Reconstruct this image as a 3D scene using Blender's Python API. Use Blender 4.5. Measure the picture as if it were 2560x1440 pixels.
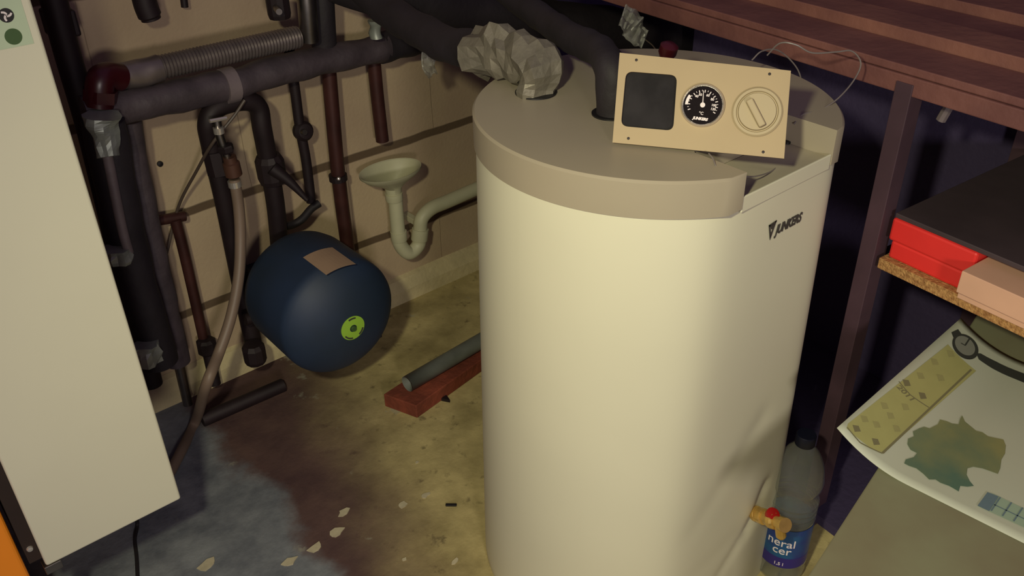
import bpy, bmesh, math, random
from math import sin, cos, pi, radians, atan2, sqrt
from mathutils import Vector, Matrix, noise
from mathutils.geometry import tessellate_polygon

for o in list(bpy.data.objects):
    bpy.data.objects.remove(o)
scn = bpy.context.scene
COL = scn.collection

# ------------------------------------------------------------ camera
FPX, PITCH, ROLL, YAW, CH = 2217.8, 0.5627, 0.021, 0.8761, 1.3
Fv = Vector((cos(YAW)*cos(PITCH), sin(YAW)*cos(PITCH), -sin(PITCH)))
r0 = Vector((sin(YAW), -cos(YAW), 0)); u0 = r0.cross(Fv)
Rv = r0*cos(ROLL) - u0*sin(ROLL); Uv = u0*cos(ROLL) + r0*sin(ROLL)
CAMP = Vector((0, 0, CH))
cd = bpy.data.cameras.new('camera'); cam = bpy.data.objects.new('camera', cd); COL.objects.link(cam)
cd.sensor_width = 36; cd.lens = 36*FPX/2560; cd.clip_start = 0.02
cam.matrix_world = Matrix(((Rv.x, Uv.x, -Fv.x, 0), (Rv.y, Uv.y, -Fv.y, 0), (Rv.z, Uv.z, -Fv.z, CH), (0, 0, 0, 1)))
scn.camera = cam

# ------------------------------------------------------------ world, lamps, exposure
w = bpy.data.worlds.new('world'); scn.world = w; w.use_nodes = True
w.node_tree.nodes['Background'].inputs[0].default_value = (0.52, 0.36, 0.66, 1)
w.node_tree.nodes['Background'].inputs[1].default_value = 0.21
def lamp(name, loc, power, col, size, kind='POINT'):
    l = bpy.data.lights.new(name, kind); l.energy = power; l.color = col; l.shadow_soft_size = size
    o = bpy.data.objects.new(name, l); o.location = loc; COL.objects.link(o); return o
torch = lamp('torch', (-0.17, 0.14, 1.46), 54, (1.0, 0.95, 0.63), 0.035, 'SPOT')      # hand lamp held left of the camera
lamp('room_lamp', (-0.50, -1.32, 1.24), 68, (1.0, 0.91, 0.82), 0.14)    # lamp in the room behind the camera
torch.data.spot_size = radians(100); torch.data.spot_blend = 1.0
torch.rotation_euler = (Vector((0.92, 0.78, 0.20))-torch.location).to_track_quat('-Z', 'Y').to_euler()
scn.view_settings.view_transform = 'Standard'; scn.view_settings.look = 'None'
scn.view_settings.gamma = 1; scn.view_settings.use_curve_mapping = False; scn.view_settings.exposure = 0

# ------------------------------------------------------------ places read off the photo onto real planes
def ray(x, y): return Fv*FPX + Rv*(x-1280) - Uv*(y-720)
def onz(x, y, z): d = ray(x, y); return CAMP + d*((z-CH)/d.z)
def ony(x, y, Y): d = ray(x, y); return CAMP + d*(Y/d.y)
def onx(x, y, X): d = ray(x, y); return CAMP + d*(X/d.x)

# ------------------------------------------------------------ materials
def lin(c): return tuple((v/12.92 if v <= .04045 else ((v+.055)/1.055)**2.4) for v in c)
def mat(name, rgb, rough=.6, metal=0, var=.0, scale=8, bump=0, bscale=60, spec=.5, rgb2=None, coat=0):
    m = bpy.data.materials.new(name); m.use_nodes = True
    nt = m.node_tree; b = nt.nodes['Principled BSDF']
    c = lin([v/255 for v in rgb])
    b.inputs['Roughness'].default_value = rough; b.inputs['Metallic'].default_value = metal
    b.inputs['Specular IOR Level'].default_value = spec
    if coat: b.inputs['Coat Weight'].default_value = coat
    tc = nt.nodes.new('ShaderNodeTexCoord')
    n = nt.nodes.new('ShaderNodeTexNoise'); n.inputs['Scale'].default_value = scale; n.inputs['Detail'].default_value = 6
    nt.links.new(tc.outputs['Object'], n.inputs['Vector'])
    r = nt.nodes.new('ShaderNodeValToRGB'); nt.links.new(n.outputs['Fac'], r.inputs[0])
    c2 = lin([v/255 for v in rgb2]) if rgb2 else tuple(v*(1-var) for v in c)
    r.color_ramp.elements[0].position = .35; r.color_ramp.elements[1].position = .65
    r.color_ramp.elements[0].color = (*c2, 1); r.color_ramp.elements[1].color = (*c, 1)
    nt.links.new(r.outputs[0], b.inputs['Base Color'])
    if bump:
        n2 = nt.nodes.new('ShaderNodeTexNoise'); n2.inputs['Scale'].default_value = bscale; n2.inputs['Detail'].default_value = 5
        nt.links.new(tc.outputs['Object'], n2.inputs['Vector'])
        bp = nt.nodes.new('ShaderNodeBump'); bp.inputs['Strength'].default_value = bump; bp.inputs['Distance'].default_value = .01
        nt.links.new(n2.outputs['Fac'], bp.inputs['Height']); nt.links.new(bp.outputs[0], b.inputs['Normal'])
    return m
M = {}
M['enamel'] = mat('enamel', (212, 209, 184), .48, var=.05, scale=3)
M['cabinet'] = mat('cabinet', (208, 205, 184), .45, var=.05, scale=3)
M['lid'] = mat('lid', (176, 162, 138), .5, var=.07, scale=6, bump=.05, bscale=300)
M['lidrim'] = mat('lidrim', (160, 150, 130), .42, var=.06, scale=5)
M['recess'] = mat('recess', (172, 164, 140), .5, var=.08, scale=20)
M['plate'] = mat('plate', (166, 146, 112), .6, var=.05, scale=12)
M['plate_cream'] = mat('plate_cream', (166, 150, 118), .55)
M['black'] = mat('black', (22, 20, 22), .5)
M['gauge_black'] = mat('gauge_black', (26, 21, 24), .8, spec=.08)
M['chrome'] = mat('chrome', (215, 208, 200), .22, .7)
M['steel'] = mat('steel', (150, 145, 140), .35, 1, var=.2, scale=40)
M['white_print'] = mat('white_print', (225, 215, 215), .6)
M['grey_print'] = mat('grey_print', (60, 58, 55), .6)
M['smoke'] = mat('smoke', (50, 48, 50), .9, var=.35, scale=25, spec=.05)
M['foil_bright'] = mat('foil_bright', (158, 164, 154), .45, .35, var=.3, scale=30)
M['brass'] = mat('brass', (226, 186, 104), .22, .55, var=.2, scale=60)
M['red'] = mat('red', (170, 24, 22), .4)
M['dark_red'] = mat('dark_red', (56, 12, 18), .35)
M['lagging'] = mat('lagging', (78, 68, 74), .55, var=.4, scale=18, bump=.3, bscale=30)
M['lagging_dark'] = mat('lagging_dark', (38, 32, 38), .7, var=.3, scale=12, bump=.3, bscale=25)
M['lagging_grey'] = mat('lagging_grey', (120, 108, 110), .5, var=.3, scale=10, bump=.2, bscale=30)
M['foil'] = mat('foil', (128, 122, 108), .5, .3, var=.35, scale=22, bump=.4, bscale=30)
M['foil_tube'] = mat('foil_tube', (128, 118, 116), .35, .6, var=.25, scale=30)
M['iron'] = mat('iron', (38, 26, 30), .6, .2, var=.3, scale=20)
M['copper'] = mat('copper', (78, 44, 40), .5, .3, var=.45, scale=14)
M['copper_light'] = mat('copper_light', (92, 62, 50), .5, .3, var=.35, scale=14)
M['hose'] = mat('hose', (122, 104, 90), .5, var=.12, scale=10)
M['rubber'] = mat('rubber', (30, 26, 28), .6)
M['cable'] = mat('cable', (78, 66, 58), .5)
M['pvc'] = mat('pvc', (192, 190, 158), .5, var=.08, scale=15)
M['vessel'] = mat('vessel', (36, 52, 80), .6, var=.22, scale=5, rgb2=(30, 44, 62))
M['vessel_dark'] = mat('vessel_dark', (26, 28, 44), .6)
M['green_label'] = mat('green_label', (146, 190, 62), .55)
M['label_beige'] = mat('label_beige', (168, 140, 116), .6, var=.1, scale=10)
M['brick'] = mat('brick', (138, 66, 44), .85, var=.4, scale=18, bump=.4, bscale=60)
M['pipe_grey'] = mat('pipe_grey', (110, 114, 106), .45, var=.25, scale=20)
M['orange'] = mat('orange', (240, 140, 30), .5, var=.08, scale=4)
M['gap'] = mat('gap', (42, 26, 18), .7, var=.3)
M['wood'] = mat('wood', (128, 84, 76), .65, var=.3, scale=9, rgb2=(108, 68, 64), bump=.15)
M['wood2'] = mat('wood2', (140, 94, 80), .65, var=.3, scale=9, rgb2=(120, 78, 70), bump=.15)
M['chip'] = mat('chip', (196, 150, 92), .8, scale=150, rgb2=(150, 104, 58), bump=.5, bscale=300)
M['post'] = mat('post', (80, 58, 68), .6, var=.3, scale=10)
M['dark_board'] = mat('dark_board', (40, 30, 40), .7, var=.3)
M['crate_red'] = mat('crate_red', (232, 52, 48), .45, var=.08, scale=14)
M['crate_top'] = mat('crate_top', (70, 58, 62), .6, var=.25, scale=10)
M['carton'] = mat('carton', (216, 170, 142), .7, var=.08, scale=12)
M['table'] = mat('table', (130, 132, 104), .5, var=.14, scale=6, rgb2=(118, 112, 88))
M['paper'] = mat('paper', (176, 180, 162), .55, var=.04, scale=6)
M['print_yellow'] = mat('print_yellow', (158, 156, 100), .6, var=.06, scale=30)
M['print_yellow_dark'] = mat('print_yellow_dark', (146, 143, 94), .6, var=.1, scale=60)
M['print_line'] = mat('print_line', (112, 108, 78), .6)
M['map'] = mat('map', (78, 104, 88), .6, scale=9, rgb2=(128, 128, 84))
M['print_blue'] = mat('print_blue', (92, 112, 122), .6)
M['print_pale'] = mat('print_pale', (140, 160, 140), .6)
M['watch_dark'] = mat('watch_dark', (52, 54, 50), .6)
M['watch_face'] = mat('watch_face', (120, 122, 112), .6)
M['sticker'] = mat('sticker', (176, 192, 164), .5, var=.06, scale=20)
M['sticker_green'] = mat('sticker_green', (58, 84, 44), .5)
M['flake'] = mat('flake', (190, 180, 150), .8, var=.2, scale=60)
M['label_blue'] = mat('label_blue', (34, 44, 120), .4, scale=22, rgb2=(24, 84, 128))
M['label_violet'] = mat('label_violet', (46, 36, 112), .4)
M['wire'] = mat('wire', (120, 112, 108), .4)
M['cap'] = mat('cap', (14, 18, 34), .4)
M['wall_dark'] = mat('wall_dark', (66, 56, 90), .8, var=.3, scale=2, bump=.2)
M['ceramic_dust'] = mat('ceramic_dust', (150, 150, 140), .8)

def plastic_clear():
    m = bpy.data.materials.new('clear_plastic'); m.use_nodes = True
    b = m.node_tree.nodes['Principled BSDF']
    b.inputs['Base Color'].default_value = (.92, .94, .88, 1); b.inputs['Roughness'].default_value = .06
    b.inputs['Transmission Weight'].default_value = .95; b.inputs['IOR'].default_value = 1.25
    return m
M['clear'] = plastic_clear()
def film():
    m = bpy.data.materials.new('plastic_film'); m.use_nodes = True
    b = m.node_tree.nodes['Principled BSDF']
    b.inputs['Base Color'].default_value = (.5, .5, .46, 1); b.inputs['Roughness'].default_value = .25; b.inputs['Alpha'].default_value = .45
    return m
M['film'] = film()

def wall_mat():
    m = bpy.data.materials.new('block_wall'); m.use_nodes = True; nt = m.node_tree; b = nt.nodes['Principled BSDF']
    L = nt.links.new; N = nt.nodes.new
    tc = N('ShaderNodeTexCoord'); sp = N('ShaderNodeSeparateXYZ'); L(tc.outputs['Object'], sp.inputs[0])
    # courses 0.2367 m high, joints at 0.1991 and 0.4358; wobble along the joint
    nz = N('ShaderNodeTexNoise'); nz.inputs['Scale'].default_value = 9; L(tc.outputs['Object'], nz.inputs['Vector'])
    def mth(op, a, c=None):
        n = N('ShaderNodeMath'); n.operation = op
        for i, v in enumerate((a, c)):
            if v is None: continue
            if isinstance(v, (int, float)): n.inputs[i].default_value = v
            else: L(v, n.inputs[i])
        return n.outputs[0]
    wob = mth('MULTIPLY', mth('SUBTRACT', nz.outputs['Fac'], .5), .010)
    z = mth('ADD', mth('ADD', sp.outputs['Z'], wob), 1.0 - .1991 + .2367*3 - .0)
    t = mth('DIVIDE', z, .2367)
    t = mth('SUBTRACT', t, (1.0+.2367*3)/.2367 - 10)
    fz = mth('FRACT', t); row = mth('FLOOR', t)
    dz = mth('MULTIPLY', mth('MINIMUM', fz, mth('SUBTRACT', 1.0, fz)), .2367)
    xx = mth('DIVIDE', mth('ADD', mth('ADD', sp.outputs['X'], wob), mth('MULTIPLY', mth('MODULO', row, 2.0), .24)), .50)
    fx = mth('FRACT', mth('ADD', xx, 4.1))
    dx = mth('MULTIPLY', mth('MINIMUM', fx, mth('SUBTRACT', 1.0, fx)), .50)
    d = mth('MINIMUM', dz, mth('ADD', dx, .0102))
    mr = N('ShaderNodeMapRange'); L(d, mr.inputs[0]); mr.inputs[1].default_value = .008; mr.inputs[2].default_value = .0115
    n1 = N('ShaderNodeTexNoise'); n1.inputs['Scale'].default_value = 5; n1.inputs['Detail'].default_value = 8; L(tc.outputs['Object'], n1.inputs['Vector'])
    rp = N('ShaderNodeValToRGB'); L(n1.outputs['Fac'], rp.inputs[0])
    rp.color_ramp.elements[0].position = .3; rp.color_ramp.elements[1].position = .7
    rp.color_ramp.elements[0].color = (*lin((174/255, 152/255, 126/255)), 1); rp.color_ramp.elements[1].color = (*lin((192/255, 172/255, 140/255)), 1)
    mx = N('ShaderNodeMix'); mx.data_type = 'RGBA'; L(mr.outputs[0], mx.inputs[0])
    mx.inputs[6].default_value = (*lin((98/255, 80/255, 60/255)), 1); L(rp.outputs[0], mx.inputs[7])
    L(mx.outputs[2], b.inputs['Base Color']); b.inputs['Roughness'].default_value = .9
    bp = N('ShaderNodeBump'); bp.inputs['Strength'].default_value = .5; bp.inputs['Distance'].default_value = .006
    n2 = N('ShaderNodeTexNoise'); n2.inputs['Scale'].default_value = 120; L(tc.outputs['Object'], n2.inputs['Vector'])
    hh = mth('ADD', mr.outputs[0], mth('MULTIPLY', n2.outputs['Fac'], .25)); L(hh, bp.inputs['Height']); L(bp.outputs[0], b.inputs['Normal'])
    return m
M['wall'] = wall_mat()

def floor_mat():
    m = bpy.data.materials.new('concrete_floor'); m.use_nodes = True; nt = m.node_tree; b = nt.nodes['Principled BSDF']
    L = nt.links.new; N = nt.nodes.new
    tc = N('ShaderNodeTexCoord')
    def ns(s, d=6, off=0):
        mp = N('ShaderNodeMapping'); mp.inputs['Location'].default_value = (off, off*.7, 0); L(tc.outputs['Object'], mp.inputs[0])
        n = N('ShaderNodeTexNoise'); n.inputs['Scale'].default_value = s; n.inputs['Detail'].default_value = d; n.inputs['Roughness'].default_value = .6; L(mp.outputs[0], n.inputs['Vector']); return n.outputs['Fac']
    def ramp(f, a, c, p0=.35, p1=.65):
        r = N('ShaderNodeValToRGB'); L(f, r.inputs[0]); r.color_ramp.elements[0].position = p0; r.color_ramp.elements[1].position = p1
        r.color_ramp.elements[0].color = (*lin([v/255 for v in a]), 1); r.color_ramp.elements[1].color = (*lin([v/255 for v in c]), 1); return r.outputs[0]
    def mix(f, a, c):
        x = N('ShaderNodeMix'); x.data_type = 'RGBA'; L(f, x.inputs[0]); L(a, x.inputs[6]); L(c, x.inputs[7]); return x.outputs[2]
    brown = ramp(ns(7), (150, 136, 90), (200, 184, 128))
    spots = ramp(ns(26, 4, 3), (70, 60, 44), (255, 255, 255), .30, .40)
    mul = N('ShaderNodeMix'); mul.data_type = 'RGBA'; mul.blend_type = 'MULTIPLY'; mul.inputs[0].default_value = .55; L(brown, mul.inputs[6]); L(spots, mul.inputs[7])
    # dark shadow zone and bluish lit zone painted into the floor colour, wobbly outlines
    sp = N('ShaderNodeSeparateXYZ'); L(tc.outputs['Object'], sp.inputs[0])
    def mth(op, a, c=None, e=None):
        n = N('ShaderNodeMath'); n.operation = op
        for i, v in enumerate((a, c, e)):
            if v is None: continue
            if isinstance(v, (int, float)): n.inputs[i].default_value = v
            else: L(v, n.inputs[i])
        return n.outputs[0]
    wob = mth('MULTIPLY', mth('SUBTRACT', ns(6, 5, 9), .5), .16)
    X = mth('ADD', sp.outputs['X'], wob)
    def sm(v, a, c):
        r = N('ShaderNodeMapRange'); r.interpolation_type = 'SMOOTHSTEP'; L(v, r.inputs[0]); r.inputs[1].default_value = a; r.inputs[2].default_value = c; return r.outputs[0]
    shade = sm(mth('SUBTRACT', X, mth('MULTIPLY', mth('SUBTRACT', sp.outputs['Y'], 1.2), .30)), .78, .50)
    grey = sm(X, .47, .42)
    shade_c = ramp(ns(9, 5, 4), (74, 52, 52), (96, 72, 66))
    cool_light_c = ramp(ns(10, 7, 6), (88, 92, 100), (130, 134, 138))
    c = mix(shade, mul.outputs[2], shade_c); c = mix(grey, c, cool_light_c)
    pale = sm(ns(11, 5, 15), .64, .70)
    pc = N('ShaderNodeRGB'); pc.outputs[0].default_value = (*lin((.60, .60, .53)), 1)
    c = mix(mth('MULTIPLY', pale, .5), c, pc.outputs[0])
    L(c, b.inputs['Base Color']); b.inputs['Roughness'].default_value = .85
    bp = N('ShaderNodeBump'); bp.inputs['Strength'].default_value = .35; bp.inputs['Distance'].default_value = .006; L(ns(40, 8, 2), bp.inputs['Height']); L(bp.outputs[0], b.inputs['Normal'])
    return m
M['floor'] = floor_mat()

# ------------------------------------------------------------ mesh helpers
def obj(name, bm, m, parent=None, smooth=False, label=None):
    bmesh.ops.recalc_face_normals(bm, faces=bm.faces)
    me = bpy.data.meshes.new(name); bm.to_mesh(me); bm.free()
    if smooth:
        for p in me.polygons: p.use_smooth = True
        try: me.set_sharp_from_angle(angle=radians(38))
        except Exception: pass
    me.materials.append(M[m] if isinstance(m, str) else m)
    o = bpy.data.objects.new(name, me); COL.objects.link(o)
    if parent:
        o.parent = parent
        o.matrix_parent_inverse = Matrix.Translation(-parent_world(parent))
    if label: o['label'] = label
    return o
def parent_world(p):
    v = Vector(p.location)
    q = p.parent
    while q: v = v + Vector(q.location) if False else v; q = None
    return v
def thing(name, label, cat, loc=(0, 0, 0), group=None):
    o = bpy.data.objects.new(name, None); o.empty_display_size = .05; COL.objects.link(o); o.location = loc
    return tag(o, label, cat, group)
def tag(o, label, cat, group=None):
    o['label'] = label; o['category'] = cat
    if group: o['group'] = group
    return o
def struct(name, bm, m):
    o = obj(name, bm, m); o['kind'] = 'structure'; return o
def add_box(bm, lo, hi, mtx=None):
    lo = Vector(lo); hi = Vector(hi); r = bmesh.ops.create_cube(bm, size=1)
    for v in r['verts']:
        v.co = Vector(((lo.x+hi.x)/2+v.co.x*(hi.x-lo.x), (lo.y+hi.y)/2+v.co.y*(hi.y-lo.y), (lo.z+hi.z)/2+v.co.z*(hi.z-lo.z)))
        if mtx: v.co = mtx @ v.co
    return r['verts']
def box(lo, hi, bev=0, mtx=None, seg=2):
    bm = bmesh.new(); add_box(bm, lo, hi)
    if bev: bmesh.ops.bevel(bm, geom=bm.edges[:], offset=bev, segments=seg, affect='EDGES', profile=.5)
    if mtx: bmesh.ops.transform(bm, matrix=mtx, verts=bm.verts)
    return bm
def catmull(pts, n=8):
    P = [Vector(p) for p in pts]
    if len(P) < 3: return [P[0].lerp(P[-1], i/n) for i in range(n+1)]
    Q = [P[0]*2-P[1]] + P + [P[-1]*2-P[-2]]; out = []
    for i in range(1, len(Q)-2):
        a, b, c, d = Q[i-1:i+3]
        for k in range(n):
            t = k/n
            out.append(.5*((2*b)+(c-a)*t+(2*a-5*b+4*c-d)*t*t+(3*b-a-3*c+d)*t**3))
    out.append(P[-1]); return out
def add_tube(bm, pts, r, seg=14, smooth=True, n=8, rough=0, caps=True, rfun=None, nscale=25):
    path = catmull(pts, n) if smooth else [Vector(p) for p in pts]
    if not smooth and n > 1:
        q = []
        for a, b in zip(path, path[1:]): q += [a.lerp(b, k/n) for k in range(n)]
        path = q+[path[-1]]
    t0 = (path[1]-path[0]).normalized(); up = Vector((0, 0, 1)) if abs(t0.z) < .9 else Vector((1, 0, 0))
    nrm = (up - t0*up.dot(t0)).normalized(); rings = []
    for i, p in enumerate(path):
        t = (path[min(i+1, len(path)-1)]-path[max(i-1, 0)]).normalized()
        nrm = (nrm - t*nrm.dot(t)).normalized(); bn = t.cross(nrm)
        s = i/(len(path)-1); rr = (rfun(s) if rfun else 1)*r; ring = []
        for k in range(seg):
            a = 2*pi*k/seg; c = p + (nrm*cos(a)+bn*sin(a))*rr
            if rough: c += (nrm*cos(a)+bn*sin(a))*rough*noise.noise(c*nscale)
            ring.append(bm.verts.new(c))
        rings.append(ring)
    for A, B in zip(rings, rings[1:]):
        for k in range(seg): bm.faces.new((A[k], A[(k+1) % seg], B[(k+1) % seg], B[k]))
    if caps: bm.faces.new(rings[0][::-1]); bm.faces.new(rings[-1])
def tube(pts, r, **k):
    bm = bmesh.new(); add_tube(bm, pts, r, **k); return bm
def lathe(prof, seg=48, mtx=None, caps=True, bm=None):
    """prof: list of (radius, height) around +Z"""
    bm = bm or bmesh.new(); rings = []
    for r, z in prof:
        if r < 1e-6: v = bm.verts.new((0, 0, z) if not mtx else mtx @ Vector((0, 0, z))); rings.append([v]); continue
        ring = []
        for k in range(seg):
            a = 2*pi*k/seg; c = Vector((r*cos(a), r*sin(a), z)); ring.append(bm.verts.new(mtx @ c if mtx else c))
        rings.append(ring)
    for A, B in zip(rings, rings[1:]):
        for k in range(seg):
            k2 = (k+1) % seg
            if len(A) == 1 and len(B) == 1: continue
            if len(A) == 1: bm.faces.new((A[0], B[k], B[k2]))
            elif len(B) == 1: bm.faces.new((A[k], A[k2], B[0]))
            else: bm.faces.new((A[k], A[k2], B[k2], B[k]))
    if caps:
        if len(rings[0]) > 1: bm.faces.new(rings[0][::-1])
        if len(rings[-1]) > 1: bm.faces.new(rings[-1])
    return bm
def frame(origin, z, x=None):
    z = Vector(z).normalized(); x = Vector(x) if x is not None else (Vector((0, 0, 1)) if abs(z.z) < .9 else Vector((1, 0, 0)))
    x = (x - z*x.dot(z)).normalized(); y = z.cross(x); o = Vector(origin)
    return Matrix(((x.x, y.x, z.x, o.x), (x.y, y.y, z.y, o.y), (x.z, y.z, z.z, o.z), (0, 0, 0, 1)))
def prism(poly, z0, z1, mtx=None, bev=0, bm=None):
    bm = bm or bmesh.new()
    a = [bm.verts.new((x, y, z0)) for x, y in poly]; b = [bm.verts.new((x, y, z1)) for x, y in poly]; n = len(poly)
    for tri in tessellate_polygon([[Vector((x, y, 0)) for x, y in poly]]):
        bm.faces.new([a[i] for i in tri]); bm.faces.new([b[i] for i in tri][::-1])
    side = [bm.faces.new((a[i], a[(i+1) % n], b[(i+1) % n], b[i])) for i in range(n)]
    bmesh.ops.recalc_face_normals(bm, faces=bm.faces)
    if mtx: bmesh.ops.transform(bm, matrix=mtx, verts=a+b)
    return bm
def text_mesh(s, size, mtx, shear=0, bold=0, extrude=.0002, spacing=1, warp=None, align='LEFT'):
    cu = bpy.data.curves.new('t', 'FONT'); cu.body = s; cu.size = size; cu.shear = shear; cu.offset = bold; cu.extrude = extrude
    cu.space_character = spacing; cu.align_x = align; cu.resolution_u = 4
    o = bpy.data.objects.new('t', cu); COL.objects.link(o)
    dg = bpy.context.evaluated_depsgraph_get(); dg.update(); me = bpy.data.meshes.new_from_object(o.evaluated_get(dg))
    bm = bmesh.new(); bm.from_mesh(me); bpy.data.objects.remove(o); bpy.data.meshes.remove(me)
    if warp:
        for v in bm.verts: v.co = warp(v.co)
    if mtx: bmesh.ops.transform(bm, matrix=mtx, verts=bm.verts)
    return bm
def join(a, b):
    me = bpy.data.meshes.new('j'); b.to_mesh(me); a.from_mesh(me); bpy.data.meshes.remove(me); b.free(); return a

# ------------------------------------------------------------ the setting
YW = 1.75
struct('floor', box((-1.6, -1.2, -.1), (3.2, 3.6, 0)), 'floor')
struct('wall_back', box((-1.2, YW, 0), (1.50, YW+.24, 2.3)), 'wall')
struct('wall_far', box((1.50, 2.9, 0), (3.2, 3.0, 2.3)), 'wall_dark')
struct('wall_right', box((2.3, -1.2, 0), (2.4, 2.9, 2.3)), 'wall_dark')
bm = bmesh.new()
pr = [(0, 0), (-.030, .0), (-.028, .035), (-.012, .062), (0, .068)]
for xa in (-.2, 1.5):
    pass
A = [[bm.verts.new((x, YW+y, z)) for y, z in pr] for x in [-.2+.05*i for i in range(35)]]
for ring in A:
    for v in ring:
        if v.co.z > .01: v.co.z += .006*noise.noise(v.co*6); v.co.y += .003*noise.noise(v.co*9+Vector((3, 3, 3)))
for P, Q in zip(A, A[1:]):
    for k in range(4): bm.faces.new((P[k], Q[k], Q[k+1], P[k+1]))
bm.faces.new(A[0]); bm.faces.new(A[-1][::-1])
o = struct('baseboard_back', bm, mat('mortar', (204, 190, 148), .9, var=.2, scale=12, bump=.3))

# ------------------------------------------------------------ hot water tank
CX, CY, FY, ZT = .900, .767, .5468, .860
def dpoly(R, fy, n=120, close=.012):
    """circle round (CX,CY) cut by the flat front y=fy, small rounding at the corners"""
    h = sqrt(R*R-(fy-CY)**2); a0 = atan2(fy-CY, h); a1 = pi-a0
    pts = []
    for i in range(n+1):
        a = a0+(a1-a0)*i/n; pts.append((CX+R*cos(a), CY+R*sin(a)))
    return pts
tank = thing('hot_water_tank', 'cream round hot water tank with a flat front panel, standing on the floor', 'water heater', (CX, CY, 0))
fold = []
for a_, b_, dp_, wd_ in (((1893, 1288), (1790, 1450), .0050, .014), ((1890, 1290), (1700, 1475), .0014, .020), ((1905, 1050), (1735, 1330), .0022, .022), ((1915, 1215), (1870, 1330), .006, .012)):
    p_ = ony(*a_, FY); q_ = ony(*b_, FY); fold.append((Vector((p_.x, p_.z)), Vector((q_.x, q_.z)), dp_, wd_))
def folds(x, z):
    d_ = 0
    for p_, q_, dp_, wd_ in fold:
        e_ = q_-p_; t_ = max(0, min(1, (Vector((x, z))-p_).dot(e_)/e_.dot(e_))); r_ = (Vector((x, z))-(p_+e_*t_)).length
        d_ += dp_*math.exp(-(r_/wd_)**2)*(1-.55*t_)
    return d_
bm = bmesh.new(); rings = []
levels = [(0, .985), (.012, 1.0)] + [(.03+.0125*i, 1) for i in range(44)] + [(.60+.05*i, 1) for i in range(5)]
levels.append((.812, 1))
NP = 120
for z, k in levels:
    R = (.2605-(.2605-.2468)*min(1, z/.82))*k
    ring = []
    for i_ in range(420):
        a_ = (2*pi*i_/120 if i_ < 60 else pi+pi*(i_-60)/360); sn = -sin(a_); D_ = (CY-FY)/sn if sn > .05 else 99
        pw = 42+18*math.tanh(cos(a_)*5)
        rho = (R**-pw+D_**-pw)**(-1/pw)
        x, y = CX+rho*cos(a_), CY+rho*sin(a_)
        dent = 0
        # jacket pulled in round the drain valve, with folds fanning out
        if y < CY-.12 and z < .58: dent = folds(x, z)
        ring.append(bm.verts.new((x, y+dent, z)))
    rings.append(ring)
n = len(rings[0])
for P, Q in zip(rings, rings[1:]):
    for k in range(n): bm.faces.new((P[k], P[(k+1) % n], Q[(k+1) % n], Q[k]))
bm.faces.new(rings[0][::-1]); bm.faces.new(rings[-1])
body = obj('jacket', bm, 'enamel', tank, True)
# lid: disc with rectangular recess open to the front
NX0, NX1, NY1 = .812, .998, .628
R = .2500; LF = .5445
h = sqrt(R*R-(LF-CY)**2); a0 = atan2(LF-CY, h); a1 = pi-a0
arc = [(CX+R*cos(a0+(a1-a0)*i/140), CY+R*sin(a0+(a1-a0)*i/140)) for i in range(141)]
poly = arc + [(NX0, LF), (NX0, NY1-.006), (NX0+.006, NY1), (NX1-.006, NY1), (NX1, NY1-.006), (NX1, LF)]
def rim(poly, z0, z1, c):
    """prism with a small chamfer at the top outer edge"""
    bm = prism(poly, z0, z1-c)
    top = []
    n = len(poly)
    cxm = sum(p[0] for p in poly)/n
    b = [v for v in bm.verts if abs(v.co.z-(z1-c)) < 1e-6]
    tops = [f for f in bm.faces if all(abs(v.co.z-(z1-c)) < 1e-6 for v in f.verts)]
    r = bmesh.ops.extrude_face_region(bm, geom=tops)
    bmesh.ops.delete(bm, geom=tops, context='FACES')
    for v in r['geom']:
        if isinstance(v, bmesh.types.BMVert):
            d = Vector((v.co.x-CX, v.co.y-CY, 0)); L_ = d.length
            if L_ > R-.002: v.co -= d.normalized()*c
            v.co.z = z1
    return bm
bm = rim(poly, .812, ZT, .003)
lid = obj('lid', bm, 'lidrim', tank, False, label='pale plastic lid with a rectangular recess')
for p in lid.data.polygons: p.use_smooth = abs(p.normal.z) < .3
lid.data.set_sharp_from_angle(angle=radians(30))
# recess tray
bm = box((NX0+.0005, LF+.004, .806), (NX1-.0005, NY1-.0005, .822), .001)
obj('recess_tray', bm, 'recess', tank)
bm = box((NX0+.001, LF+.001, .806), (NX1-.001, LF+.004, .827), .001)
obj('recess_lip', bm, 'enamel', tank)
c = onz(1967, 358, .822)
obj('grommet', lathe([(0, 0), (.005, 0), (.005, .003), (0, .004)], 20, Matrix.Translation((c.x, c.y, .822))), 'black', tank, True)
# openings in the lid: dark rubber collars the pipes drop into
H1 = onz(1340, 232, ZT); H2 = onz(1527, 285, ZT)
for c, rr in ((H1, .030), (H2, .026)):
    obj('pipe_collar', lathe([(0, 0), (rr, 0), (rr, .002), (0, .0022)], 36, Matrix.Translation((c.x, c.y, ZT))), 'black', tank, True)
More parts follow.
